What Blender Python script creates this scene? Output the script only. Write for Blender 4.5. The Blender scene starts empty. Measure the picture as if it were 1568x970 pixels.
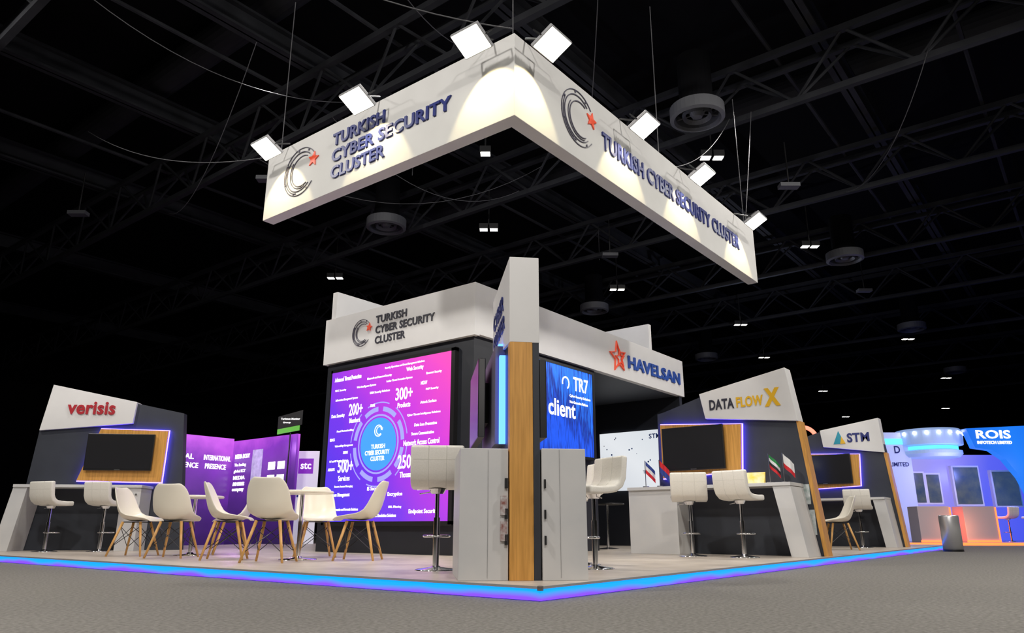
import bpy, bmesh, math, random
from mathutils import Vector, Matrix
random.seed(3)
scene=bpy.context.scene
try:
    scene.view_settings.view_transform='Standard'
except Exception: pass
COL=bpy.context.collection
# ---------------------------------------------------------------- materials
def mat(name,col,rough=.5,metal=0.,emit=None,es=0.,noise=None,bump=0.,nscale=40.,spec=None):
    m=bpy.data.materials.new(name); m.use_nodes=True; nt=m.node_tree; b=nt.nodes['Principled BSDF']
    b.inputs['Base Color'].default_value=(*col,1); b.inputs['Roughness'].default_value=rough; b.inputs['Metallic'].default_value=metal
    if spec is not None: b.inputs['Specular IOR Level'].default_value=spec
    if emit: b.inputs['Emission Color'].default_value=(*emit,1); b.inputs['Emission Strength'].default_value=es
    if noise is not None or bump:
        tc=nt.nodes.new('ShaderNodeTexCoord'); n=nt.nodes.new('ShaderNodeTexNoise'); n.inputs['Scale'].default_value=nscale; n.inputs['Detail'].default_value=5
        nt.links.new(tc.outputs['Object'],n.inputs['Vector'])
        if noise is not None:
            r=nt.nodes.new('ShaderNodeValToRGB'); r.color_ramp.elements[0].position=.3; r.color_ramp.elements[1].position=.7
            r.color_ramp.elements[0].color=(*noise,1); r.color_ramp.elements[1].color=(*col,1)
            nt.links.new(n.outputs['Fac'],r.inputs['Fac']); nt.links.new(r.outputs['Color'],b.inputs['Base Color'])
        if bump:
            bp=nt.nodes.new('ShaderNodeBump'); bp.inputs['Strength'].default_value=bump; bp.inputs['Distance'].default_value=.01
            nt.links.new(n.outputs['Fac'],bp.inputs['Height']); nt.links.new(bp.outputs['Normal'],b.inputs['Normal'])
    return m
def wood(name,c1,c2,axis='Z'):
    m=mat(name,c1,.45); nt=m.node_tree; b=nt.nodes['Principled BSDF']
    tc=nt.nodes.new('ShaderNodeTexCoord'); mp=nt.nodes.new('ShaderNodeMapping'); n=nt.nodes.new('ShaderNodeTexNoise')
    mp.inputs['Scale'].default_value=(30,30,1.5) if axis=='Z' else (2,30,30)
    n.inputs['Scale'].default_value=1.5; n.inputs['Detail'].default_value=6
    r=nt.nodes.new('ShaderNodeValToRGB'); r.color_ramp.elements[0].position=.35; r.color_ramp.elements[1].position=.65
    r.color_ramp.elements[0].color=(*c2,1); r.color_ramp.elements[1].color=(*c1,1)
    nt.links.new(tc.outputs['Object'],mp.inputs['Vector']); nt.links.new(mp.outputs['Vector'],n.inputs['Vector'])
    nt.links.new(n.outputs['Fac'],r.inputs['Fac']); nt.links.new(r.outputs['Color'],b.inputs['Base Color'])
    return m
def screen_mat(name,wx,wy,wz,stops,es=1.,noise=0.,nscale=(1,1,1)):
    """emissive display image or painted wall glow: gradient over generated coordinates + optional streaks"""
    m=bpy.data.materials.new(name); m.use_nodes=True; nt=m.node_tree; b=nt.nodes['Principled BSDF']
    b.inputs['Base Color'].default_value=(.01,.01,.01,1); b.inputs['Roughness'].default_value=.3
    tc=nt.nodes.new('ShaderNodeTexCoord'); dp=nt.nodes.new('ShaderNodeVectorMath'); dp.operation='DOT_PRODUCT'
    dp.inputs[1].default_value=(wx,wy,wz); nt.links.new(tc.outputs['Generated'],dp.inputs[0])
    off=nt.nodes.new('ShaderNodeMath'); off.operation='ADD'; off.inputs[1].default_value=-min(0,wx)-min(0,wy)-min(0,wz)
    nt.links.new(dp.outputs['Value'],off.inputs[0]); last=off.outputs[0]
    if noise:
        mp=nt.nodes.new('ShaderNodeMapping'); mp.inputs['Scale'].default_value=nscale; mp.inputs['Rotation'].default_value=(0,.5,0); n=nt.nodes.new('ShaderNodeTexNoise'); n.inputs['Scale'].default_value=3; n.inputs['Detail'].default_value=4
        nt.links.new(tc.outputs['Generated'],mp.inputs['Vector']); nt.links.new(mp.outputs['Vector'],n.inputs['Vector'])
        ma=nt.nodes.new('ShaderNodeMath'); ma.operation='MULTIPLY_ADD'; ma.inputs[1].default_value=noise; nt.links.new(n.outputs['Fac'],ma.inputs[0]); nt.links.new(last,ma.inputs[2])
        m2=nt.nodes.new('ShaderNodeMath'); m2.operation='SUBTRACT'; m2.inputs[1].default_value=noise*.5; nt.links.new(ma.outputs[0],m2.inputs[0]); last=m2.outputs[0]
    r=nt.nodes.new('ShaderNodeValToRGB'); els=r.color_ramp.elements
    while len(els)<len(stops): els.new(.5)
    for e,(p,c) in zip(els,stops): e.position=p; e.color=(*c,1)
    nt.links.new(last,r.inputs['Fac']); nt.links.new(r.outputs['Color'],b.inputs['Emission Color']); b.inputs['Emission Strength'].default_value=es
    return m
WHITE=mat('white_laminate',(.74,.73,.72),.45,noise=(.71,.70,.69),nscale=3)
BANNERW=mat('banner_fabric',(.60,.595,.58),.8,noise=(.56,.555,.54),nscale=2,bump=.05)
OFFW=mat('offwhite_counter',(.66,.65,.64),.4,noise=(.60,.60,.60),nscale=3)
DARK=mat('charcoal_wall',(.016,.018,.026),.5,noise=(.013,.015,.021),nscale=2)
NAVYW=mat('navy_wall',(.010,.013,.035),.5,noise=(.008,.011,.028),nscale=2)
GREYW=mat('grey_slate_wall',(.036,.041,.054),.55,noise=(.030,.034,.045),nscale=3)
WOODM=wood('oak_veneer',(.74,.37,.085),(.56,.27,.055))
LEGW=wood('beech_leg',(.78,.44,.15),(.64,.34,.10))
CHROME=mat('chrome',(.8,.8,.82),.12,1.)
STEEL=mat('brushed_steel',(.55,.55,.56),.3,1.,noise=(.4,.4,.41),nscale=30)
BLACK=mat('black_plastic',(.012,.012,.013),.35)
GLOSS=mat('monitor_glass',(.022,.022,.024),.10)
PLASTIC=mat('white_plastic',(.88,.83,.71),.32,noise=(.86,.81,.69),nscale=4)
LEATHER=mat('white_leather',(.88,.85,.78),.38,noise=(.84,.81,.74),bump=.15,nscale=60)
NAVY=mat('navy_letter',(.012,.022,.16),.4)
BLUEL=mat('blue_letter',(.015,.07,.36),.4)
DGREY=mat('dark_grey_letter',(.03,.03,.045),.5)
LGREY=mat('emblem_line_grey',(.07,.065,.10),.5)
RED=mat('red_letter',(.75,.09,.04),.45,emit=(.7,.06,.02),es=.2)
REDV=mat('crimson_letter',(.42,.02,.03),.45)
YEL=mat('amber_letter',(.80,.46,.02),.45)
GREEN=mat('green_panel',(.12,.45,.05),.5,emit=(.1,.5,.05),es=.3)
WTXT=mat('screen_white_text',(.8,.8,.8),.5,emit=(1,1,1),es=1.5)
VIOL=mat('screen_violet_ring',(.2,.2,.7),.5,emit=(.26,.26,1.0),es=1.1)
LEDB=mat('led_blue_halo',(.1,.1,.8),.5,emit=(.09,.06,1),es=13)
LEDC=mat('led_cyan',(.1,.4,.9),.5,emit=(.05,.38,1),es=2.5)
LEDW=mat('led_blue_edge',(.1,.2,.9),.5,emit=(.06,.20,1),es=4)
LEDO=mat('led_orange',(.9,.2,.05),.5,emit=(1,.12,.03),es=3)
FLOODE=mat('floodlight_glass',(1,1,.9),.3,emit=(1,1,.80),es=12)
LAMPE=mat('ceiling_lamp_glass',(1,1,1),.3,emit=(1,.95,.85),es=9)
ALU=mat('aluminium_trim',(.6,.6,.6),.4,.6)
LHOUS=mat('lamp_housing_paint',(.25,.25,.26),.5)
STRUCT=mat('ceiling_steel',(.021,.022,.026),.75,noise=(.013,.014,.017),nscale=2,spec=.2)
DUCT=mat('ceiling_duct_metal',(.07,.072,.082),.6)
CABLE=mat('cable_rubber',(.05,.05,.055),.7)
HB=mat('hall_black',(.003,.003,.004),.95,spec=.1)
# ---------------------------------------------------------------- text cache
_tc={}
def tmesh(s,bold=.018):
    k=(s,bold)
    if k in _tc: return _tc[k]
    c=bpy.data.curves.new('t','FONT'); c.body=s; c.size=1; c.offset=bold; c.resolution_u=3; c.extrude=.5
    c.space_character=1+max(0,bold-.012)*3.0
    o=bpy.data.objects.new('t',c); COL.objects.link(o); bpy.context.view_layer.update()
    dg=bpy.context.evaluated_depsgraph_get(); me=bpy.data.meshes.new_from_object(o.evaluated_get(dg))
    vs=[v.co.copy() for v in me.vertices]; fs=[tuple(p.vertices) for p in me.polygons]
    bpy.data.objects.remove(o); bpy.data.meshes.remove(me)
    x0=min(v.x for v in vs); x1=max(v.x for v in vs); y0=min(v.y for v in vs); y1=max(v.y for v in vs)
    vs=[((v.x-x0)/(x1-x0),(v.y-y0)/(y1-y0),v.z+.5) for v in vs]
    _tc[k]=(vs,fs); return _tc[k]
def P(face,a,b,c):
    return (a,-c,b) if face=='Y' else (-c,-a,b)
class MB:
    def __init__(s): s.v=[]; s.f=[]
    def add(s,vs,fs):
        o=len(s.v); s.v+= [tuple(x) for x in vs]; s.f+=[tuple(i+o for i in f) for f in fs]; return s
    def box(s,x0,x1,y0,y1,z0,z1):
        return s.add([(x0,y0,z0),(x1,y0,z0),(x1,y1,z0),(x0,y1,z0),(x0,y0,z1),(x1,y0,z1),(x1,y1,z1),(x0,y1,z1)],
          [(0,3,2,1),(4,5,6,7),(0,1,5,4),(1,2,6,5),(2,3,7,6),(3,0,4,7)])
    def prism(s,pts,a0,a1,axis='y'):
        def m(p,a):
            return (p[0],a,p[1]) if axis=='y' else ((a,p[0],p[1]) if axis=='x' else (p[0],p[1],a))
        n=len(pts); vs=[m(p,a0) for p in pts]+[m(p,a1) for p in pts]
        return s.add(vs,[tuple(range(n)),tuple(range(2*n-1,n-1,-1))]+[(i,i+n,(i+1)%n+n,(i+1)%n) for i in range(n)])
    def cyl(s,p0,p1,r0,r1=None,n=14,cap=True):
        r1=r0 if r1 is None else r1; p0=Vector(p0); p1=Vector(p1); d=(p1-p0).normalized()
        a=d.orthogonal().normalized(); b=d.cross(a); vs=[]
        for p,r in((p0,r0),(p1,r1)):
            for i in range(n):
                t=2*math.pi*i/n; vs.append(p+a*math.cos(t)*r+b*math.sin(t)*r)
        fs=[(i,(i+1)%n,(i+1)%n+n,i+n) for i in range(n)]
        if cap: fs+=[tuple(range(n-1,-1,-1)),tuple(range(n,2*n))]
        return s.add(vs,fs)
    def lathe(s,prof,c=(0,0,0),n=28):
        vs=[];fs=[];m=len(prof)
        for i in range(n):
            t=2*math.pi*i/n
            for r,z in prof: vs.append((c[0]+r*math.cos(t),c[1]+r*math.sin(t),c[2]+z))
        for i in range(n):
            for j in range(m-1): fs.append((i*m+j,((i+1)%n)*m+j,((i+1)%n)*m+j+1,i*m+j+1))
        return s.add(vs,fs)
    def torus(s,c,R,r,n=28,k=8,a0=0,a1=2*math.pi):
        vs=[];fs=[];full=abs(a1-a0-2*math.pi)<1e-6
        for i in range(n):
            t=a0+(a1-a0)*i/(n if full else n-1)
            for j in range(k):
                q=2*math.pi*j/k; vs.append((c[0]+(R+r*math.cos(q))*math.cos(t),c[1]+(R+r*math.cos(q))*math.sin(t),c[2]+r*math.sin(q)))
        for i in range(n if full else n-1):
            for j in range(k): fs.append((i*k+j,((i+1)%n)*k+j,((i+1)%n)*k+(j+1)%k,i*k+(j+1)%k))
        return s.add(vs,fs)
    def arc(s,face,a,b,c0,c1,r0,r1,t0,t1,n=40,close=False):
        vs=[];fs=[]
        for i in range(n+1):
            t=math.radians(t0+(t1-t0)*i/n)
            for r,c in((r0,c0),(r1,c0),(r1,c1),(r0,c1)): vs.append(P(face,a+r*math.cos(t),b+r*math.sin(t),c))
        for i in range(n):
            for j in range(4): fs.append((i*4+j,i*4+(j+1)%4,(i+1)*4+(j+1)%4,(i+1)*4+j))
        if abs(t1-t0)<359.9: fs+=[(0,1,2,3),(n*4+3,n*4+2,n*4+1,n*4)]
        return s.add(vs,fs)
    def poly(s,face,pts,c0,c1):
        n=len(pts); vs=[P(face,p[0],p[1],c0) for p in pts]+[P(face,p[0],p[1],c1) for p in pts]
        return s.add(vs,[tuple(range(n)),tuple(range(2*n-1,n-1,-1))]+[(i,i+n,(i+1)%n+n,(i+1)%n) for i in range(n)])
    def star(s,face,a,b,c0,c1,r,rin=.42,rot=90,hollow=0):
        def pts(R): return [(a+(R if i%2==0 else R*rin)*math.cos(math.radians(rot+36*i)),b+(R if i%2==0 else R*rin)*math.sin(math.radians(rot+36*i))) for i in range(10)]
        if not hollow: return s.poly(face,pts(r),c0,c1)
        o=pts(r); q=pts(r*hollow)
        for i in range(10):
            j=(i+1)%10; s.poly(face,[o[i],o[j],q[j],q[i]],c0,c1)
        return s
    def text(s,face,t,a,b,c,w,h,ext=.01,bold=.016):
        vs,fs=tmesh(t,bold); return s.add([P(face,a+v[0]*w,b+v[1]*h,c+v[2]*ext) for v in vs],fs)
    def obj(s,g,name,m,smooth=False,bevel=0,seg=2,subs=0,solid=0):
        me=bpy.data.meshes.new(name); me.from_pydata(s.v,[],s.f); me.materials.append(m)
        bm=bmesh.new(); bm.from_mesh(me); bmesh.ops.recalc_face_normals(bm,faces=bm.faces); bm.to_mesh(me); bm.free()
        if smooth:
            for p in me.polygons: p.use_smooth=True
        o=bpy.data.objects.new(name,me); COL.objects.link(o)
        if g: o.parent=g
        if solid: d=o.modifiers.new('s','SOLIDIFY'); d.thickness=solid; d.offset=0
        if bevel: d=o.modifiers.new('b','BEVEL'); d.width=bevel; d.segments=seg; d.limit_method='ANGLE'
        if subs: d=o.modifiers.new('ss','SUBSURF'); d.levels=subs; d.render_levels=subs
        return o
def G(name,loc=(0,0,0),rot=0,scale=1):
    e=bpy.data.objects.new(name,None); e.empty_display_size=.2; COL.objects.link(e); e.location=loc; e.rotation_euler=(0,0,math.radians(rot)); e.scale=(scale,)*3; return e
def clone(src,name,loc,rot,scale=None):
    e=G(name,loc,rot,scale if scale else src.scale[0])
    for c in src.children:
        o=bpy.data.objects.new(c.name,c.data); COL.objects.link(o); o.parent=e
        for m in c.modifiers:
            n=o.modifiers.new(m.name,m.type)
            for k in('width','segments','limit_method','thickness','offset','levels','render_levels'):
                if hasattr(m,k):
                    try: setattr(n,k,getattr(m,k))
                    except Exception: pass
    return e
def logo(g,face,a,b,c,r,m,ms,tag=''):
    q=MB()
    q.arc(face,a,b,c,c+.01,r*.975,r,38,322); q.arc(face,a,b,c,c+.01,r*.80,r*.83,48,312); q.arc(face,a+r*.12,b,c,c+.01,r*.62,r*.65,62,298)
    q.arc(face,a+r*.1,b,c,c+.01,r*.70,r*.725,140,290); q.arc(face,a,b,c,c+.01,r*.885,r*.91,150,260)
    for t in (60,100,150,200,250,300):
        q.arc(face,a+r*.93*math.cos(math.radians(t)),b+r*.93*math.sin(math.radians(t)),c,c+.012,0.001,r*.04,0,360,10)
    q.obj(g,'crescent_emblem'+tag,m)
    q=MB(); q.star(face,a+r*.80,b+r*.28,c,c+.016,r*.32,rot=80); q.obj(g,'emblem_star'+tag,ms)
# ---------------------------------------------------------------- room shell
def slab(name,x0,x1,y0,y1,z0,z1,m):
    return MB().box(x0,x1,y0,y1,z0,z1).obj(None,name,m)
carpet=mat('hall_carpet',(.262,.25,.228),.95,noise=(.150,.142,.128),bump=.8,nscale=38,spec=.1)
slab('floor',-25,75,-25,50,-.2,0,carpet)
slab('ceiling',-25,75,-25,50,12.5,12.7,HB)
slab('wall_back',-25,75,50,50.3,0,12.5,HB); slab('wall_right',75,75.3,-25,50,0,12.5,HB)
slab('wall_front',-25,75,-25.3,-25,0,12.5,HB); slab('wall_left',-25.3,-25,-25,50,0,12.5,HB)
# ---------------------------------------------------------------- platform
g=G('raised_platform')
PF=mat('platform_flooring',(.64,.565,.49),.38,noise=(.45,.39,.33),nscale=2.6)
MB().box(0.015,17.1,0.015,14.2,0,.085).obj(g,'deck_base',BLACK)
MB().box(0,17.1,0,14.2,.085,.10).obj(g,'deck_flooring',PF)
ledm=bpy.data.materials.new('led_edge_strip'); ledm.use_nodes=True; nt=ledm.node_tree; b=nt.nodes['Principled BSDF']
tc=nt.nodes.new('ShaderNodeTexCoord'); sp=nt.nodes.new('ShaderNodeSeparateXYZ'); nt.links.new(tc.outputs['Object'],sp.inputs[0])
no=nt.nodes.new('ShaderNodeTexNoise'); no.inputs['Scale'].default_value=.9; nt.links.new(tc.outputs['Object'],no.inputs['Vector'])
m1=nt.nodes.new('ShaderNodeMath'); m1.operation='MULTIPLY_ADD'; m1.inputs[1].default_value=8; nt.links.new(sp.outputs['Z'],m1.inputs[0]); nt.links.new(no.outputs['Fac'],m1.inputs[2])
r=nt.nodes.new('ShaderNodeValToRGB'); e=r.color_ramp.elements; e[0].position=.5; e[0].color=(.15,.04,1,1); e[1].position=.8; e[1].color=(.0,.24,1,1)
m2=nt.nodes.new('ShaderNodeMath'); m2.operation='MULTIPLY'; m2.inputs[1].default_value=.85; nt.links.new(m1.outputs[0],m2.inputs[0])
nt.links.new(m2.outputs[0],r.inputs['Fac']); nt.links.new(r.outputs['Color'],b.inputs['Emission Color']); b.inputs['Emission Strength'].default_value=1.9; b.inputs['Base Color'].default_value=(.02,.03,.2,1); b.inputs['Roughness'].default_value=.6
MB().box(-.004,.015,0,14.2,.004,.082).box(0,17.1,-.004,.015,.004,.082).obj(g,'led_edge',ledm)
MB().box(-.012,.01,-.012,14.2,.083,.101).box(-.012,17.1,-.012,.01,.083,.101).obj(g,'edge_trim',ALU)
MB().box(-.015,.02,-.015,.02,.07,.104).obj(g,'corner_cap',STEEL,bevel=.004)
# ---------------------------------------------------------------- tower
g=G('exhibition_tower',(3.98,4.12,0))
MB().box(.08,3.65,.08,3.7,.1,3.45).obj(g,'tower_body',DARK)
MB().box(3.65,7.35,3.6,3.72,.1,3.45).obj(g,'recess_wall',NAVYW)
MB().box(7.32,7.45,.05,3.72,.1,3.45).obj(g,'end_wall',DARK)
MB().box(.12,7.45,.12,3.72,3.45,3.5).obj(g,'canopy_slab',GREYW)
MB().box(0,.12,0,3.75,3.43,4.30).obj(g,'header_side',WHITE)
MB().box(.12,7.5,0,.12,3.45,4.30).obj(g,'header_front',WHITE)
MB().box(.12,1.3,3.62,3.75,3.5,4.88).box(6.1,6.22,.12,1.3,3.5,4.94).obj(g,'header_fins',WHITE)
scr=screen_mat('led_wall_image',0,-.55,.45,[(0,(.05,.04,.80)),(.35,(.17,.035,.80)),(.7,(.62,.045,.72)),(1,(.98,.08,.50))],1.1,.12,(1,2,2))
MB().box(-.02,.08,.48,3.43,.60,3.23).obj(g,'led_wall_screen',scr)
MB().box(-.01,.08,.40,.48,.55,3.28).box(-.01,.08,3.43,3.48,.55,3.28).box(-.01,.08,.40,3.48,.53,.60).box(-.01,.08,.40,3.48,3.23,3.29).obj(g,'led_wall_frame',BLACK)
def SA(u): return -3.43+u*2.95
q=MB()
T=lambda t,u,z,w,h: q.text('X',t,SA(u),z,.022,w,h,.003,.012)
T('Advanced Threat Protection',.03,3.05,.72,.08); T('Web Security',.66,3.0,.4,.09); T('Data Security',.02,2.38,.36,.08)
T('200+',.18,2.40,.36,.21); T('Members',.19,2.27,.28,.085); T('300+',.58,2.55,.40,.21); T('Products',.60,2.42,.30,.085)
T('500+',.11,1.42,.40,.22); T('Services',.12,1.28,.30,.09); T('250+',.62,1.42,.42,.22); T('Thousand',.64,1.28,.34,.09)
T('Network Access Control',.66,1.78,.80,.09); T('IS Security',.38,1.08,.36,.08); T('Encryption',.55,.98,.34,.08); T('and Access Management',.02,1.0,.62,.08)
T('Endpoint Security',.72,.70,.62,.085); T('Network and Internet Security',.33,2.98,.62,.05); T('Security Operations and Event Management Solutions',.48,3.12,.95,.045)
T('SDK Security',.04,2.86,.3,.045); T('Web Intelligence Systems',.24,2.86,.5,.045); T('Information Management Systems',.05,2.68,.6,.05); T('SIEM Security Solutions',.36,2.72,.5,.05); T('Insider Threat Prevention Systems',.5,2.88,.62,.045)
T('SOAR',.37,2.50,.12,.05); T('NGAV',.78,2.75,.14,.06); T('Browser Security',.82,2.9,.34,.05); T('PHP Security',.82,2.64,.28,.045); T('Fraud Protection/Mng',.08,2.12,.45,.045); T('DDOS',.02,1.98,.13,.05); T('Cyber Threat Intelligence Solutions',.68,2.25,.75,.045)
T('Data Loss Prevention',.74,2.08,.5,.05); T('Secure Communication',.72,1.94,.5,.05); T('Vulnerability Management',.07,1.86,.48,.045); T('IoT and OT Security Solutions',.03,1.6,.5,.045); T('SIEM',.15,1.74,.12,.05); T('Secure Access Messaging',.09,1.16,.48,.045)
T('Email Security',.78,1.06,.34,.045); T('URL Filtering',.56,.80,.3,.045); T('Forensics and Forensic Solutions',.1,.78,.62,.045); T('Threat Simulation Solutions',.42,.67,.6,.05); T('Mobile App',.84,1.62,.3,.05); T('GRC',.9,1.46,.12,.05); T('WAF',.3,.66,.1,.05)
T('Attack Surface',.78,2.44,.36,.045); T('AD/LDPS',.02,1.46,.18,.05)
T('TURKISH',.395,1.78,.34,.075); T('CYBER SECURITY',.345,1.68,.60,.075); T('CLUSTER',.395,1.58,.34,.075)
q.obj(g,'led_wall_text',WTXT)
cu=SA(.45); cz=1.86
MB().arc('X',cu,cz,.0205,.0215,.001,.44,0,360).obj(g,'led_wall_disc',mat('screen_disc',(.05,.2,.6),.5,emit=(.03,.24,.95),es=1.1))
q=MB(); q.arc('X',cu,cz,.0205,.022,.47,.50,0,360)
for t in range(0,360,45): q.arc('X',cu,cz,.0205,.022,.55,.63,t+3,t+36,8)
for t in range(0,360,60): q.arc('X',cu,cz,.0205,.022,.69,.71,t+10,t+55,8)
q.obj(g,'led_wall_rings',VIOL)
q=MB(); q.arc('X',cu,cz+.22,.0216,.024,.085,.10,40,320,20); q.arc('X',cu+.02,cz+.22,.0216,.024,.06,.072,50,310,20); q.star('X',cu+.08,cz+.25,.0216,.024,.035); q.obj(g,'led_wall_emblem',WTXT)
logo(g,'X',-2.70,3.89,.004,.25,LGREY,RED)
q=MB()
q.text('X','TURKISH',-2.33,4.00,.0,.78,.14,.012,.025); q.text('X','CYBER SECURITY',-2.33,3.81,.0,1.45,.14,.012,.025); q.text('X','CLUSTER',-2.33,3.62,.0,.76,.14,.012,.025)
q.obj(g,'header_side_text',DGREY)
q=MB(); q.text('Y','HAVELSAN',4.86,3.70,.0,2.42,.27,.03,.025); q.obj(g,'header_front_text',BLUEL)
q=MB(); q.star('Y',4.45,3.86,.0,.03,.34,.42,98,.84); q.star('Y',4.53,3.84,.0,.03,.2,.42,98,.80); q.obj(g,'header_front_star',RED)
blue=screen_mat('blue_video_image',.35,0,.55,[(0,(.006,.02,.22)),(.3,(.01,.09,.75)),(.5,(.005,.02,.22)),(.75,(.02,.20,1.0)),(1,(.005,.02,.16))],1.4,1.0,(14,1,1.2))
MB().box(1.25,3.4,-.02,.08,1.75,3.32).obj(g,'video_screen',blue)
MB().box(1.18,1.25,-.03,.08,1.70,3.37).box(3.4,3.46,-.03,.08,1.70,3.37).box(1.25,3.4,-.03,.08,3.32,3.37).box(1.25,3.4,-.03,.08,1.70,1.75).obj(g,'video_frame',BLACK)
q=MB(); q.text('Y','TR7',2.75,2.92,.022,.5,.26,.003); q.text('Y','client',1.95,2.40,.022,.85,.30,.003); q.text('Y','Cyber Security Solutions',2.62,2.78,.022,.7,.06,.003); q.text('Y','Next Generation Platform',2.62,2.68,.022,.6,.05,.003)
q.arc('Y',2.50,3.03,.022,.025,.09,.12,-60,200,20); q.obj(g,'video_text',WTXT)
wsm=screen_mat('presentation_image',0,-.5,.5,[(0,(.66,.70,.76)),(.5,(.85,.88,.92)),(1,(.74,.79,.84))],.92)
MB().box(7.26,7.32,.45,2.2,1.35,2.72).obj(g,'presentation_screen',wsm)
q=MB()
q.text('X','STM',-.85,2.52,-7.255,.30,.11,.003); q.text('X','TECH',-1.05,1.72,-7.255,.25,.07,.003)
for i in range(14): q.arc('X',-2.1+random.random()*1.5,1.5+random.random()*1.1,-7.258,-7.255,.001,.008+.014*random.random(),0,360,10)
q.obj(g,'presentation_text',BLUEL)
# ---------------------------------------------------------------- diagonal corner wall + counters
g=G('corner_display_wall',(.41,.44,0),-45)
MB().box(-.127,.068,0,.13,.1,2.04).obj(g,'wood_post',WOODM,bevel=.004)
MB().box(.07,.125,.005,.13,.1,2.04).obj(g,'dark_post',GREYW)
MB().box(-.11,.11,.13,1.9,.1,2.12).obj(g,'core_wall',DARK)
MB().prism([(0,2.03),(1.5,2.19),(1.5,2.85),(0,2.81)],-.13,.13,'x').obj(g,'header_block',WHITE,bevel=.004)
q=MB(); q.text('X','CYBER',-1.35,2.45,.13,.9,.16,.012); q.text('X','CLUSTER',-1.35,2.25,.13,1.0,.14,.012); q.obj(g,'header_text',NAVY)
MB().box(-.20,-.11,.52,1.9,1.22,2.12).obj(g,'display_panel',mat('violet_grey_panel',(.12,.11,.16),.5))
MB().box(-.165,-.112,.46,.515,1.22,2.02).box(-.17,-.13,.515,1.9,2.122,2.14).obj(g,'led_halo',LEDW)
for sgn,nm in((-1,'left'),(1,'right')):
    x0=sgn*.26; x1=sgn*.33
    MB().box(min(x0,x1),max(x0,x1),.85,2.0,1.32,2.08).obj(g,'monitor_'+nm,mat('monitor_shell_'+nm,(.015,.015,.018),.3),bevel=.008)
    MB().box(min(sgn*.11,x0),max(sgn*.11,x0),1.2,1.6,1.5,1.9).obj(g,'monitor_bracket_'+nm,BLACK)
MB().box(-.53,-.135,.03,1.05,.1,1.13).obj(g,'counter_left',OFFW,bevel=.004)
MB().box(.135,.50,-.02,.95,.1,1.13).obj(g,'counter_right',OFFW,bevel=.004)
q=MB()
q.box(-.302,-.300,.027,.03,.12,1.12); q.box(.28,.282,-.023,-.02,.12,1.12); q.obj(g,'panel_seams',STEEL)
q=MB()
for z in(.86,.62,.42): q.box(.150,.164,-.045,-.02,z-.05,z+.02); q.box(-.165,-.14,.005,.03,z-.05,z+.03)
q.obj(g,'cable_clips',BLACK)
q=MB()
for z in(.40,.60): q.box(-.20,-.15,.005,.03,z,z+.15)
q.obj(g,'brochures',mat('brochure_print',(.25,.08,.06),.5,noise=(.6,.6,.6),nscale=25))
# ---------------------------------------------------------------- side stands
def stand(name,loc,rot,wall,header,pan,mon,right_edge,top,leg,cab,shelf,edge=None):
    g=G(name,loc,rot)
    MB().prism(wall,0,.2).obj(g,'stand_wall',GREYW)
    MB().prism(header,-.06,.21).obj(g,'header_panel',WHITE,bevel=.004)
    cx=sum(p[0] for p in pan)/4; cz=sum(p[1] for p in pan)/4
    big=[(cx+(p[0]-cx)*1.02,cz+(p[1]-cz)*1.035) for p in pan]
    MB().prism(big,-.06,-.035).obj(g,'led_halo',LEDB)
    MB().prism(pan,-.10,-.061).obj(g,'wood_panel',WOODM)
    x0,x1,z0,z1=mon
    MB().box(x0,x1,-.18,-.13,z0,z1).obj(g,'monitor',BLACK,bevel=.006)
    MB().box(x0+.02,x1-.02,-.183,-.179,z0+.03,z1-.02).obj(g,'monitor_glass',GLOSS)
    MB().box((x0+x1)/2-.2,(x0+x1)/2+.2,-.13,-.10,(z0+z1)/2-.15,(z0+z1)/2+.15).obj(g,'monitor_bracket',BLACK)
    MB().box((x0+x1)/2-.05,(x0+x1)/2+.05,-.185,-.182,z0+.008,z0+.022).obj(g,'monitor_badge',STEEL)
    MB().box(shelf[0],shelf[1],-.62,-.01,top-.05,top).obj(g,'counter_top',OFFW,bevel=.004)
    MB().prism(leg,-.60,-.02).obj(g,'counter_leg',OFFW,bevel=.004)
    MB().box(cab[0],cab[1],-.58,-.02,.1,top-.05).obj(g,'counter_cabinet',OFFW,bevel=.004)
    MB().cyl((cab[1]-.08,-.595,top-.17),(cab[1]-.08,-.58,top-.17),.018).obj(g,'cabinet_lock',STEEL)
    if edge: MB().prism(edge,-.012,.212).obj(g,'wood_edge',WOODM)
    return g
g=stand('exhibitor_stand',(1.01,12.79,0),-45,
  [(0,.1),(3.0,.1),(2.77,2.68),(1.86,2.86),(.29,3.05),(.15,2.3)],
  [(.17,2.30),(1.85,2.46),(1.88,2.88),(.29,3.19)],
  [(1.0,1.36),(2.53,1.34),(2.55,2.32),(1.30,2.34)],(1.12,2.34,1.55,2.24),0,1.26,
  [(-.02,.1),(.24,.1),(.40,1.21),(.16,1.21)],(2.02,2.36),(.16,2.38))
q=MB(); q.text('Y','verisis',.62,2.62,.062,.88,.25,.02,.025); q.obj(g,'header_text',REDV)
g=stand('exhibitor_stand',(7.16,3.0,0),-90,
  [(.3,.1),(2.94,.1),(2.72,2.12),(2.60,2.85),(1.17,2.62),(.46,2.42),(.35,2.40)],
  [(1.25,2.24),(2.74,2.08),(2.62,2.93),(1.17,2.66)],
  [(.44,1.30),(1.80,1.37),(1.86,2.10),(.44,2.20)],(.50,1.58,1.41,2.12),0,1.14,
  [(2.62,.1),(2.86,.1),(2.70,1.09),(2.44,1.09)],(.04,.90),(.04,2.71),
  [(2.90,.1),(2.955,.1),(2.755,2.08),(2.70,2.08)])
q=MB(); q.text('Y','DATA',1.34,2.37,.062,.42,.17,.008,.03); q.obj(g,'header_text',DGREY)
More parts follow.
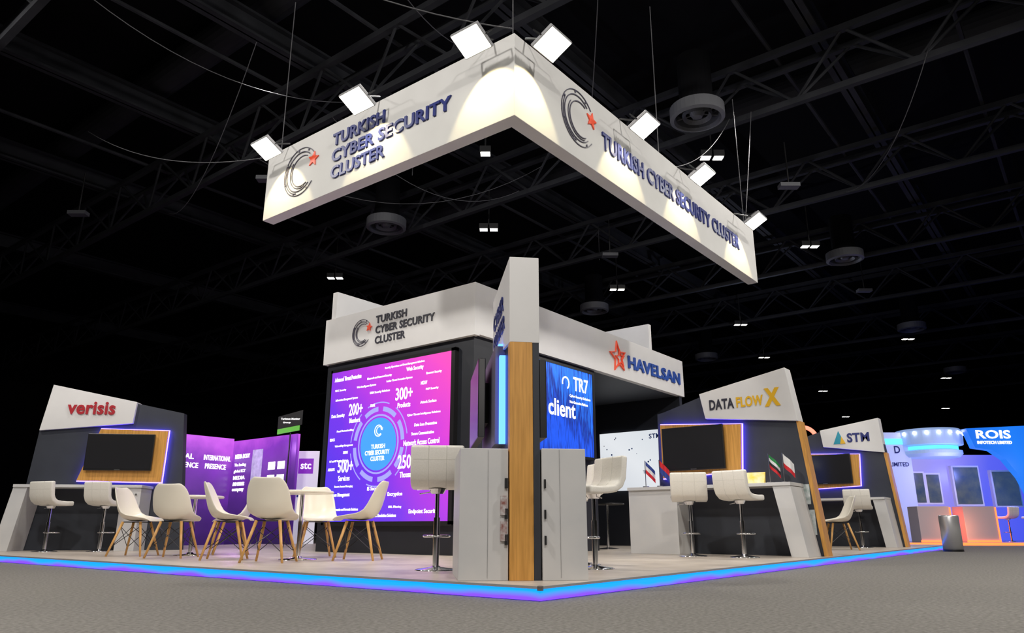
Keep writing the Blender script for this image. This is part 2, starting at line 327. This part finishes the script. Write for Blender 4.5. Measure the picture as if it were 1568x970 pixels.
q=MB(); q.text('Y','FLOW',1.80,2.37,.062,.44,.17,.008,.03); q.text('Y','X',2.26,2.34,.062,.25,.29,.008,.05); q.obj(g,'header_text_accent',YEL)
q=MB(); q.box(2.52,2.79,-.008,-.001,.84,1.13); q.box(2.55,2.83,-.008,-.001,.40,.76); q.obj(g,'wall_leaflets',mat('leaflet',(.7,.72,.72),.5,noise=(.3,.38,.36),nscale=14))
q=MB(); q.prism([(-.36,1.145),(-.30,1.145),(-.26,1.32),(-.27,1.32)],1.93,2.24,'x'); q.obj(g,'yellow_display',mat('yellow_card',(.8,.55,.02),.5,emit=(.9,.6,.02),es=.35,noise=(.7,.7,.6),nscale=9))
g=stand('exhibitor_stand',(13.9,3.0,0),-90,
  [(.2,.1),(2.70,.1),(2.52,2.15),(2.44,2.85),(1.17,2.70),(.46,2.5),(.2,2.45)],
  [(1.21,2.33),(2.51,2.13),(2.47,2.91),(1.17,2.72)],
  [(.5,1.36),(1.93,1.42),(1.98,2.12),(.5,2.2)],(.60,1.80,1.47,2.14),0,1.14,
  [(2.40,.1),(2.62,.1),(2.50,1.09),(2.26,1.09)],(.1,.8),(.1,2.5),
  [(2.66,.1),(2.72,.1),(2.54,2.13),(2.48,2.13)])
q=MB(); q.text('Y','STM',1.76,2.40,.062,.48,.21,.01,.03); q.obj(g,'header_text',NAVY)
q=MB(); q.poly('Y',[(1.45,2.38),(1.70,2.38),(1.585,2.68)],.062,.07); q.obj(g,'header_emblem',mat('teal_emblem',(.02,.30,.42),.4))
q=MB(); q.poly('Y',[(1.60,2.38),(1.72,2.38),(1.64,2.55)],.07,.075); q.obj(g,'header_emblem_accent',YEL)
# ---------------------------------------------------------------- hanging banner
BX,BY=1.61,1.48; ZB,ZT=5.2,6.34
g=G('hanging_banner_sign',(BX,BY,ZB))
MB().prism([(0,0),(7.9,0),(7.9,.2),(.2,.2),(.2,5.08),(0,5.08)],0,ZT-ZB,'z').obj(g,'banner_box',BANNERW,bevel=.006)
logo(g,'X',-4.18,.58,.004,.40,LGREY,RED)
q=MB(); q.text('X','TURKISH',-3.40,.74,0,1.12,.20,.025,.025); q.text('X','CYBER SECURITY',-3.40,.47,0,2.38,.20,.025,.025); q.text('X','CLUSTER',-3.40,.20,0,1.15,.20,.025,.025); q.obj(g,'banner_text_side',NAVY)
logo(g,'Y',1.40,.62,.004,.41,LGREY,RED,'_front')
q=MB(); q.text('Y','TURKISH CYBER SECURITY CLUSTER',2.0,.42,0,5.0,.27,.025,.025); q.obj(g,'banner_text_front',NAVY)
for i,(x,y) in enumerate([(.1,.1),(.1,4.9),(7.7,.1),(4.0,.1)]):
    MB().cyl((x,y,1.14),(x,y,4.1),.008,n=6).obj(g,'suspension_rod_%d'%(i+1),CABLE)
def flood():
    g=G('floodlight',scale=.86)
    Rm=Matrix.Rotation(math.radians(-28),3,'X')
    def tf(q): q.v=[tuple(Rm@Vector(v)) for v in q.v]; return q
    tf(MB().box(-.25,.25,-.20,.20,-.03,.03)).obj(g,'lamp_housing',LHOUS,bevel=.01)
    tf(MB().box(-.232,.232,-.182,.182,-.036,-.031)).obj(g,'lamp_glass',FLOODE)
    q=MB()
    for i in range(7): q.box(-.2+i*.062,-.19+i*.062,-.14,.14,.03,.07)
    tf(q).obj(g,'cooling_fins',BLACK)
    q=MB(); q.cyl((-.265,0,0),(-.265,.12,.13),.012,n=6); q.cyl((.265,0,0),(.265,.12,.13),.012,n=6); q.cyl((-.265,.12,.13),(.265,.12,.13),.012,n=6); q.cyl((0,.12,.13),(0,.46,.29),.016,n=6)
    q.obj(g,'lamp_arm',BLACK)
    return g
fl=flood(); first=True
def lampspot(loc,tgt,energy,size,blend,col,rad,name):
    l=bpy.data.lights.new(name,'SPOT'); l.energy=energy; l.spot_size=math.radians(size); l.spot_blend=blend; l.color=col; l.shadow_soft_size=rad
    o=bpy.data.objects.new(name,l); COL.objects.link(o); o.location=loc; o.rotation_euler=(Vector(tgt)-Vector(loc)).to_track_quat('-Z','Y').to_euler(); return o
LP=[((1.21,6.0,6.13),-90),((1.21,3.90,6.15),-90),((1.21,1.82,6.15),-90),((1.83,1.08,6.13),0),((4.15,1.08,6.10),0),((6.12,1.08,6.10),0),((8.52,1.08,6.10),0)]
for i,(p,r_) in enumerate(LP):
    if first: fl.location=p; fl.rotation_euler=(0,0,math.radians(r_)); first=False
    else: clone(fl,'floodlight',p,r_)
    n=Vector((1,0,0)) if r_==-90 else Vector((0,1,0))
    s=Vector(p)-n*.06+Vector((0,0,-.12))
    lampspot(s,s+n*.42+Vector((0,0,-.52)),58,80,.12,(1,.82,.42),.04,'floodlight_beam')
# ---------------------------------------------------------------- seating
def shell_mesh(q):
    K=[(0,.25,.410,.165,0),(.10,.215,.438,.205,.008),(.28,.09,.428,.232,.04),(.43,-.05,.416,.238,.075),(.56,-.165,.445,.238,.105),(.67,-.222,.53,.235,.10),(.80,-.255,.65,.225,.08),(.92,-.285,.77,.195,.055),(1,-.30,.825,.13,.03)]
    def sm(t):
        for i in range(len(K)-1):
            if t<=K[i+1][0]+1e-9:
                k=(t-K[i][0])/(K[i+1][0]-K[i][0]); return [K[i][j]+(K[i+1][j]-K[i][j])*k for j in range(1,5)]
        return list(K[-1][1:])
    N,Mw=16,12; vs=[];fs=[]
    for i in range(N+1):
        t=i/N; x,z,hw,sd=sm(t); x2,z2,_,_=sm(min(1,t+.03)); x1,z1,_,_=sm(max(0,t-.03))
        tx,tz=x2-x1,z2-z1; L=math.hypot(tx,tz) or 1; nx,nz=tz/L,-tx/L
        for j in range(Mw+1):
            u=-1+2*j/Mw; w=abs(u)**2.3*sd
            vs.append((x+nx*w,u*hw,z+nz*w))
    for i in range(N):
        for j in range(Mw): a=i*(Mw+1)+j; fs.append((a,a+1,a+Mw+2,a+Mw+1))
    return q.add(vs,fs)
def chair():
    g=G('shell_dining_chair',scale=1.2)
    shell_mesh(MB()).obj(g,'seat_shell',PLASTIC,smooth=True,solid=.014,subs=1)
    q=MB()
    for sx in(-1,1):
        for sy in(-1,1): q.cyl((sx*.215-.01,sy*.215,0),(sx*.11-.01,sy*.12,.405),.012,.017,10)
    q.obj(g,'wood_legs',LEGW,smooth=True)
    q=MB()
    for sx in(-1,1):
        q.cyl((sx*.19-.01,-.19,.10),(sx*.125-.01,.135,.35),.004,n=6); q.cyl((sx*.19-.01,.19,.10),(sx*.125-.01,-.135,.35),.004,n=6)
        q.cyl((-.20,sx*.19,.10),(.115,sx*.135,.35),.004,n=6); q.cyl((.18,sx*.19,.10),(-.135,sx*.135,.35),.004,n=6)
    q.box(-.13,.11,-.12,.12,.398,.408)
    q.obj(g,'wire_bracing',BLACK)
    return g
ch=chair()
CH=[((1.09,8.25),-55),((1.10,7.15),35),((2.35,7.75),150),((1.20,5.98),-40),((1.10,4.86),35),((2.45,5.75),-120),((2.15,4.48),125),((10.9,1.6),-140),((10.8,.85),120)]
for i,((x,y),a) in enumerate(CH):
    if i==0: ch.location=(x,y,.1); ch.rotation_euler=(0,0,math.radians(a))
    else: clone(ch,'shell_dining_chair',(x,y,.1),a)
def stool():
    g=G('bar_stool')
    path=[(.23,.0),(.10,-.005),(-.02,0),(-.12,.015),(-.19,.06),(-.225,.13),(-.24,.24),(-.255,.37)]
    n=len(path); th=.04; rows=[]
    for k,(x,z) in enumerate(path):
        a=path[max(0,k-1)]; b=path[min(n-1,k+1)]; tx,tz=b[0]-a[0],b[1]-a[1]; L=math.hypot(tx,tz); nx,nz=tz/L,-tx/L
        rows.append(((x+nx*th,z+nz*th),(x-nx*th,z-nz*th)))
    loop=[r[0] for r in rows]+[r[1] for r in reversed(rows)]
    H=.82
    MB().prism([(p[0],p[1]+H) for p in loop],-.265,.265,'y').obj(g,'padded_seat',LEATHER,smooth=True,bevel=.025,seg=3)
    q=MB()
    for y in(-.088,.088):
        for k in range(n-1):
            a,b=rows[k][1],rows[k+1][1]; q.cyl((a[0],y,a[1]+H),(b[0],y,b[1]+H),.0022,n=5)
            a,b=rows[k][0],rows[k+1][0]; q.cyl((a[0],y,a[1]+H),(b[0],y,b[1]+H),.0022,n=5)
    a=rows[6][1]; q.cyl((a[0],-.24,a[1]+H),(a[0],.24,a[1]+H),.0022,n=5)
    q.obj(g,'seat_stitching',mat('stitch',(.68,.66,.6),.6))
    MB().lathe([(0,.03),(.03,.035),(.03,.045),(.05,.03),(.19,.012),(.205,.004),(.205,0)]).obj(g,'round_base',CHROME,smooth=True)
    q=MB(); q.cyl((0,0,.03),(0,0,.50),.032,n=18); q.cyl((0,0,.50),(0,0,.76),.021,n=18); q.cyl((0,0,.73),(0,0,.78),.06,.09,18); q.cyl((0,0,.30),(0,0,.34),.038,n=18); q.obj(g,'gas_column',CHROME,smooth=False)
    q=MB(); q.torus((.10,0,.32),.13,.012,24,8); q.cyl((0,0,.76),(.02,.18,.73),.006,n=6); q.obj(g,'foot_ring',CHROME,smooth=True)
    return g
st=stool()
ST=[((1.07,2.05),42),((2.28,.96),158),((2.90,1.50),150),((6.1,1.66),25),((6.1,.88),-8),((1.10,11.50),20),((1.74,10.86),25),((12.9,.95),10)]
for i,((x,y),a) in enumerate(ST):
    if i==0: st.location=(x,y,.1); st.rotation_euler=(0,0,math.radians(a))
    else: clone(st,'bar_stool',(x,y,.1),a,.95 if i in(1,2) else 1)
def table():
    g=G('round_bistro_table')
    MB().lathe([(0,.84),(.40,.84),(.41,.85),(.41,.865),(.40,.875),(0,.875)],n=48).obj(g,'table_top',PLASTIC,smooth=False)
    MB().cyl((0,0,.03),(0,0,.84),.028,n=18).obj(g,'column',CHROME)
    MB().lathe([(0,.05),(.04,.045),(.06,.025),(.24,.01),(.245,0)]).obj(g,'round_base',CHROME,smooth=True)
    return g
tb=table(); tb.location=(1.72,7.80,.1)
clone(tb,'round_bistro_table',(1.78,5.22,.1),0)
g=G('black_bistro_table',(8.6,4.6,.1))
MB().lathe([(0,.84),(.34,.84),(.35,.855),(.34,.87),(0,.87)],n=36).obj(g,'table_top',BLACK); MB().cyl((0,0,.03),(0,0,.84),.03,n=14).obj(g,'column',CHROME); MB().lathe([(0,.04),(.05,.03),(.22,.01),(.22,0)]).obj(g,'round_base',CHROME)
# ---------------------------------------------------------------- flags, bin
def flag(loc,cols,rot):
    g=G('table_flag',loc,rot)
    q=MB(); q.cyl((0,0,0),(0,0,.02),.05,n=16); q.cyl((0,0,.02),(0,0,.44),.006,n=8); q.obj(g,'pole',STEEL)
    n=len(cols)
    for i,c in enumerate(cols):
        q=MB(); m=10; vs=[];fs=[]
        for k in range(m+1):
            t=k/m
            for z in(i/n,(i+1)/n):
                vs.append((.01+t*.15,math.sin(t*8)*.02,.43-.20*z-t*.16))
        for k in range(m): fs.append((2*k,2*k+2,2*k+3,2*k+1))
        q.add(vs,fs).obj(g,'cloth_%d'%(i+1),c,solid=.002)
FR=mat('flag_red',(.65,.02,.03),.7); FG=mat('flag_green',(.02,.25,.06),.7); FW=mat('flag_white',(.8,.8,.8),.7); FK=mat('flag_black',(.02,.02,.02),.7); FB=mat('flag_blue',(.03,.06,.3),.7)
flag((6.80,.66,1.142),[FG,FW,FK,FR],-60); flag((6.80,.45,1.142),[FW,FW,FR],-60)
flag((6.75,2.72,1.142),[FB,FW,FR],-60); flag((6.75,2.46,1.142),[FR,FB],-60)
g=G('litter_bin',(14.85,-.42,0))
MB().lathe([(0,.02),(.20,.02),(.20,.74),(.19,.77),(.165,.77),(.165,.70),(0,.68)],n=32).obj(g,'bin_body',mat('bin_steel',(.75,.75,.76),.35,.7),smooth=True)
MB().lathe([(.205,0),(.205,.04),(.195,.045)],n=32).obj(g,'bin_foot',BLACK)
# ---------------------------------------------------------------- neighbour booth behind left
pur=screen_mat('purple_print_spotlit',.2,.1,.8,[(0,(.008,.004,.03)),(.45,(.06,.014,.17)),(.75,(.20,.03,.46)),(1,(.70,.12,.90))],1.1,.25,(2,2,2))  # spotlight glow painted into the emission: bright top, dark foot
g=G('purple_poster_booth',(7.2,15.87,0))
MB().box(-3.2,0,0,.1,0,2.92).obj(g,'poster_wall_rear',pur)
MB().box(0,.1,-2.9,0.1,0,2.85).obj(g,'poster_wall_return',pur)
q=MB()
q.text('Y','DIGITAL',-1.95,2.28,.003,.80,.14,.01); q.text('Y','EXCELLENCE',-1.95,2.05,.003,.95,.14,.01)
q.text('Y','INTERNATIONAL',-.86,2.28,.003,.80,.14,.01); q.text('Y','PRESENCE',-.80,2.05,.003,.62,.14,.01)
q.text('X','MEDIA BODY',.15,2.35,.003,.7,.12,.01)
for i,t in enumerate(['The leading','global ICT','MEDIA','AND EVENTS','company']): q.text('X',t,.15,2.12-i*.17,.003,.55,.10,.01)
for i in range(3):
    for j in range(2): q.box(-.012,-.002,-2.05-j*.42,-1.75-j*.42,1.3+i*.34,1.5+i*.34)
q.obj(g,'poster_text',WTXT)
q=MB(); q.box(-.02,-.002,-1.45,-1.0,1.35,2.55); q.obj(g,'phone_graphic',mat('phone_print',(.5,.5,.6),.5,emit=(.5,.45,.7),es=.5,noise=(.2,.2,.3),nscale=8))
g=G('rollup_banner',(7.97,13.54,0),-51.9)
MB().box(-.34,.34,0,.02,.06,2.5).obj(g,'banner_sheet',mat('rollup_print',(.8,.8,.85),.5,emit=(.8,.8,.9),es=.35))
MB().box(-.36,.36,-.08,.10,0,.06).obj(g,'banner_foot',ALU)
q=MB(); q.box(-.2,.2,-.006,-.001,1.9,2.3); q.obj(g,'banner_logo_block',mat('violet_print',(.2,.03,.4),.5,emit=(.25,.03,.5),es=.5))
q=MB(); q.text('Y','stc',-.14,2.02,.007,.28,.17,.003); q.obj(g,'banner_logo_text',WTXT)
q=MB(); q.text('Y','mes',-.30,1.28,.001,.6,.20,.003); q.obj(g,'banner_text',BLUEL)
g=G('hanging_direction_sign',(7.14,13.2,0),-51.9)
q=MB(); q.cyl((0,.03,0),(0,.03,3.3),.02,n=8); q.obj(g,'post',BLACK)
MB().prism([(-.33,2.98),(.30,3.10),(.30,3.48),(-.33,3.30)],-.02,.02).obj(g,'sign_plate',BLACK)
MB().prism([(-.33,2.84),(.24,2.95),(.24,3.08),(-.33,2.97)],-.02,.02).obj(g,'sign_stripe',GREEN)
q=MB(); q.text('Y','Turkmen Monitor',-.26,3.22,.021,.5,.05,.003); q.text('Y','Group',-.2,3.12,.021,.2,.05,.003); q.obj(g,'sign_text',WTXT)
# ---------------------------------------------------------------- neighbour booth right
g=G('blue_exhibition_booth',(22.9,2.3,0),-51.9)
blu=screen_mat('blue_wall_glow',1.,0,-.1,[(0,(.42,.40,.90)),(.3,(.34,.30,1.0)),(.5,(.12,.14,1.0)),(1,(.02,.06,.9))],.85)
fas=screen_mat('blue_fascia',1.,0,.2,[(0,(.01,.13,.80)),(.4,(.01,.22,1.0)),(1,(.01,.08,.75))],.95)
MB().box(-3,9,-2.2,4,0,.08).obj(g,'deck',mat('grey_deck',(.22,.21,.3),.25))
MB().box(-3,9,-2.23,-2.2,.0,.08).obj(g,'deck_led',LEDO)
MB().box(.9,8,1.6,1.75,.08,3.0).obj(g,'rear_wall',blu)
MB().box(.45,1.35,1.0,1.2,.08,3.72).obj(g,'side_panel',mat('lit_panel',(.5,.55,.75),.5,emit=(.30,.40,.9),es=.4))
q=MB(); q.text('Y','D',.8,3.0,-.995,.2,.25,.01); q.text('Y','LIMITED',.58,2.55,-.995,.66,.14,.01); q.obj(g,'side_panel_text',NAVY)
MB().box(.45,1.35,.98,1.0,3.3,3.5).obj(g,'side_panel_band',LEDC)
MB().lathe([(0,2.85),(.9,2.85),(1.0,2.95),(1.0,3.06),(.85,3.09),(.85,3.22),(1.05,3.26),(1.08,3.72),(1.0,3.80),(0,3.80)],(2.15,1.2,0),48).obj(g,'round_canopy',mat('canopy_lit',(.4,.5,.7),.4,emit=(.25,.45,1),es=.35),smooth=False)
MB().lathe([(.88,3.10),(.88,3.21)],(2.15,1.2,0),48).obj(g,'canopy_glow_ring',LEDC)
q=MB()
for i in range(10):
    t=math.pi+math.pi*i/9; q.cyl((2.15+1.10*math.cos(t),1.2+1.10*math.sin(t),3.60),(2.15+1.10*math.cos(t),1.2+1.10*math.sin(t),3.66),.05,n=8)
q.obj(g,'canopy_spots',LAMPE)
pts=[(2.95,3.08),(2.75,3.72),(9,4.0),(9,.1),(4.7,.1),(4.6,1.3),(4.3,2.1),(3.9,2.7),(3.5,3.0)]
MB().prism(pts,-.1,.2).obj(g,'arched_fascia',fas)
q=MB(); q.text('Y','ROIS',3.05,3.38,.105,1.15,.28,.02,.02); q.text('Y','INFOTECH LIMITED',3.05,3.20,.105,1.15,.1,.02); q.obj(g,'fascia_text',WTXT)
SC=((1.42,1.9,1.35,2.35),(2.02,2.45,1.35,2.3),(3.0,3.85,1.3,2.55),(4.35,5.2,1.25,2.4))
q=MB()
for x0,x1,z0,z1 in SC: q.box(x0-.06,x1+.06,1.45,1.6,z0-.06,z1+.06)
q.obj(g,'screen_frames',WHITE)
q=MB()
for x0,x1,z0,z1 in SC: q.box(x0,x1,1.43,1.45,z0,z1)
q.obj(g,'booth_screens',mat('booth_screen',(.02,.03,.06),.2,emit=(.04,.07,.11),es=.6,noise=(.12,.12,.06),nscale=3))
for i,x in enumerate((.13,1.55)):
    MB().box(x,x+1.0,-1.2,-.6,.08,1.15).obj(g,'reception_counter_%d'%(i+1),mat('warm_counter%d'%i,(.55,.5,.55),.4),bevel=.01)
    MB().box(x+1.0,x+1.03,-1.22,-.6,.08,1.12).box(x-.02,x+1.02,-1.24,-1.2,.08,.13).obj(g,'counter_led_%d'%(i+1),LEDO)
for i in range(2):
    w=clone(st,'bar_stool',(22.9+.617*(3.3+i*.8)+.787*-.6,2.3-.787*(3.3+i*.8)+.617*-.6,.08),60+90*i,.9)
def ptl(loc,e,col,rad=.1,name='booth_glow_fill'):
    l=bpy.data.lights.new(name,'POINT'); l.energy=e; l.color=col; l.shadow_soft_size=rad; o=bpy.data.objects.new(name,l); COL.objects.link(o); o.location=loc
def Lw(x,y,z): return (22.9+.617*x+.787*y,2.3-.787*x+.617*y,z)
ptl(Lw(4,-.6,2.4),130,(.2,.25,1)); ptl(Lw(2.2,-.2,2.3),60,(.45,.40,1)); ptl(Lw(1.35,-1.7,.5),16,(1,.30,.12))  # added point fills for the blue, violet and orange glow, no fixtures
ptl((6.3,13.9,2.6),50,(.7,.3,1))  # added violet fill by the poster walls
g=G('arched_neon_sign',(18.4,3.6,0),-51.9)
MB().arc('Y',0,3.0,0,.08,.36,.46,0,180,24).obj(g,'arch',mat('neon_arch',(.8,.2,.15),.5,emit=(1,.25,.15),es=1.5))
MB().box(-.36,.36,0,.06,.1,3.05).obj(g,'arch_panel',mat('arch_panel',(.35,.35,.4),.5))
# ---------------------------------------------------------------- ceiling structure
def beam(q,p0,p1,r=.06): q.cyl(p0,p1,r,n=6)
q=MB()
for x in (-1,4.6,10.4,15.8,21.4,27,34,42,52):
    for z,dx in((9.4,0),(10.5,-.35),(10.5,.35)): q.box(x+dx-.07,x+dx+.07,-22,46,z-.07,z+.07)
    y=-21
    while y<45:
        for dx in(-.35,.35): beam(q,(x,y,9.4),(x+dx,y+1.2,10.5),.035); beam(q,(x+dx,y+1.2,10.5),(x,y+2.4,9.4),.035)
        y+=2.4
q.obj(None,'ceiling_truss',STRUCT)
q=MB()
for y in (-12,-5,0,4.8,9.6,14.4,20,28,38): q.box(-22,70,y-.15,y+.15,10.7,10.76); q.box(-22,70,y-.02,y+.02,10.7,11.2); q.box(-22,70,y-.15,y+.15,11.2,11.26)
for y in (-2.5,.9,7.2,10.6,17): q.cyl((-22,y,10.62),(70,y,10.62),.05,n=6)
q.obj(None,'ceiling_girder',STRUCT)
q=MB()
for x in(3.2,14): q.cyl((x,-20,11.86),(x,44,11.86),.4,n=20)
q.obj(None,'air_duct',STRUCT)
def vent(x,y,z=9.0):
    g=G('round_air_diffuser',(x,y,z))
    q=MB(); q.lathe([(.58,.25),(.58,.0),(.50,-.03),(.46,.04),(.46,.25)],n=36); q.obj(g,'outer_ring',DUCT)
    q=MB(); q.lathe([(.32,.1),(.30,.02),(.24,.1)],n=30); q.lathe([(.16,.12),(.10,.03),(0,.02)],n=20)
    for i in range(4):
        t=i*math.pi/4; q.cyl((-.47*math.cos(t),-.47*math.sin(t),.12),(.47*math.cos(t),.47*math.sin(t),.12),.015,n=5)
    q.obj(g,'louvres',DUCT)
    MB().cyl((0,0,.2),(0,0,1.5),.36,n=24).obj(g,'duct_drop',HB)
for x,y in((9.1,2.3),(9.1,12.1),(20.3,2.2),(20.3,11.9),(31.5,2.3),(31.5,12),(43.4,2.3),(-2.2,12.1)): vent(x,y)
def cl(x,y,z=9.0,n=2,rot=0):
    g=G('ceiling_spotlight',(x,y,z),rot)
    for i in range(n):
        dx=(i-(n-1)/2)*.30
        q=MB(); q.box(dx-.13,dx+.13,-.11,.11,0,.16); q.obj(g,'housing_%d'%(i+1),BLACK)
        MB().box(dx-.11,dx+.11,-.095,.095,-.01,-.002).obj(g,'lamp_%d'%(i+1),LAMPE)
    MB().cyl((0,0,.16),(0,0,1.4),.02,n=6).obj(g,'hanger',BLACK)
for x,y,n in((11.06,9.8,2),(11.1,16.9,2),(10.96,2.78,2),(18.4,9.72,2),(18.34,2.74,2),(33.3,2.8,2),(26,8,2),(33,9.5,2),(45,10,2),(45,3,2),(45,-3,2),(58,12,2),(58,5,2),(58,-1,2),(7.47,6.91,1),(26,18,2)): cl(x,y,9.0,n,-52)
def fix(x,y,z=8.9):
    g=G('ceiling_floodlight',(x,y,z),-52)
    MB().box(-.25,.25,-.12,.12,0,.1).obj(g,'housing',DUCT); MB().cyl((0,0,.1),(0,0,1.3),.02,n=6).obj(g,'hanger',BLACK)
for x,y in((5,12),(13.5,1.8),(15,8),(17,5),(24,2.5),(3,18)): fix(x,y)
def cable(name,p0,p1,sag,r=.008):
    c=bpy.data.curves.new(name,'CURVE'); c.dimensions='3D'; c.bevel_depth=r; s=c.splines.new('POLY'); n=16; s.points.add(n)
    for i in range(n+1):
        t=i/n; p=Vector(p0).lerp(Vector(p1),t); s.points[i].co=(p.x,p.y,p.z-4*sag*t*(1-t),1)
    c.materials.append(CABLE); o=bpy.data.objects.new(name,c); COL.objects.link(o)
for a,b,s in(((1.7,6.4,6.35),(1.5,14,9.4),.4),((1.7,4.0,6.35),(4.6,9,9.4),.3),((1.6,1.5,6.4),(-1,6,9.4),.4),((4.1,1.6,6.35),(10.2,4,9.4),.6),((6,1.6,6.35),(10.2,2,9.4),.3),((9.4,1.6,6.35),(10.2,1.5,9.4),.05),
   ((-1,3,9.4),(4.6,5,9.4),.8),((4.6,2,9.4),(10.2,6,9.4),.9),((4.6,9,9.4),(10.2,8,9.4),1.0),((10.2,-2,9.4),(15.8,1,9.4),.7),((2,8,9.4),(5,17,9.4),1.1),((4.6,12,9.4),(10.2,7.2,9.9),1.2),((-1,9,9.4),(4.6,8,9.4),.7)):
    cable('ceiling_cable',a,b,s)
for x,y in((7.6,9.5),(11.1,16.9),(13,5),(16,9)):
    cable('suspension_wire',(x,y,9.3),(x,y,10.6),0,.01)
# ---------------------------------------------------------------- lights
HL=(1,.955,.90); K=.66
for p,t,e in (((-5,-6,9),(1,1,0),2100),((-5,3,9),(3,6,1),2200),((3,-6,9),(6,2,1),2200),((-4,11,9),(3,11,0),2000),((11,-5,9),(12,2,0),2100),((19,-5,9),(18,0,0),1500),
              ((3.2,3.0,9),(3,3,0),900),((2.6,8.5,9),(2.5,8.5,0),1200),((9.5,1.2,9),(9,1,0),900),((-10,-3,9),(-2,0,0),1300),((-7,-8,4.5),(2,3,1),450)):  # last entry is an added low fill, not a hall lamp
    lampspot(p,t,e*K,140,.6,HL,.25,'hall_and_fill_light')
w=bpy.data.worlds.new('w'); scene.world=w; w.use_nodes=True; w.node_tree.nodes['Background'].inputs[0].default_value=(.5,.55,.7,1); w.node_tree.nodes['Background'].inputs[1].default_value=.01
ptl((8,5,7.2),80,(.75,.8,1),.05,'ceiling_fill'); ptl((22,6,7.5),150,(.75,.8,1),.05,'ceiling_fill')  # added fills so the dark ceiling steel stays faintly visible
# ---------------------------------------------------------------- camera
yaw=math.radians(38.09); pit=math.radians(16.0)
F=Vector((math.cos(pit)*math.cos(yaw),math.cos(pit)*math.sin(yaw),math.sin(pit))); R=Vector((math.sin(yaw),-math.cos(yaw),0)); U=R.cross(F)
cam=bpy.data.cameras.new('camera'); co=bpy.data.objects.new('camera',cam); COL.objects.link(co)
Mx=Matrix((R,U,-F)).transposed().to_4x4(); Mx.translation=Vector((-4.496,-3.269,.5)); co.matrix_world=Mx
cam.sensor_width=36; cam.lens=1129.8/1568*36; cam.clip_end=300
scene.camera=co
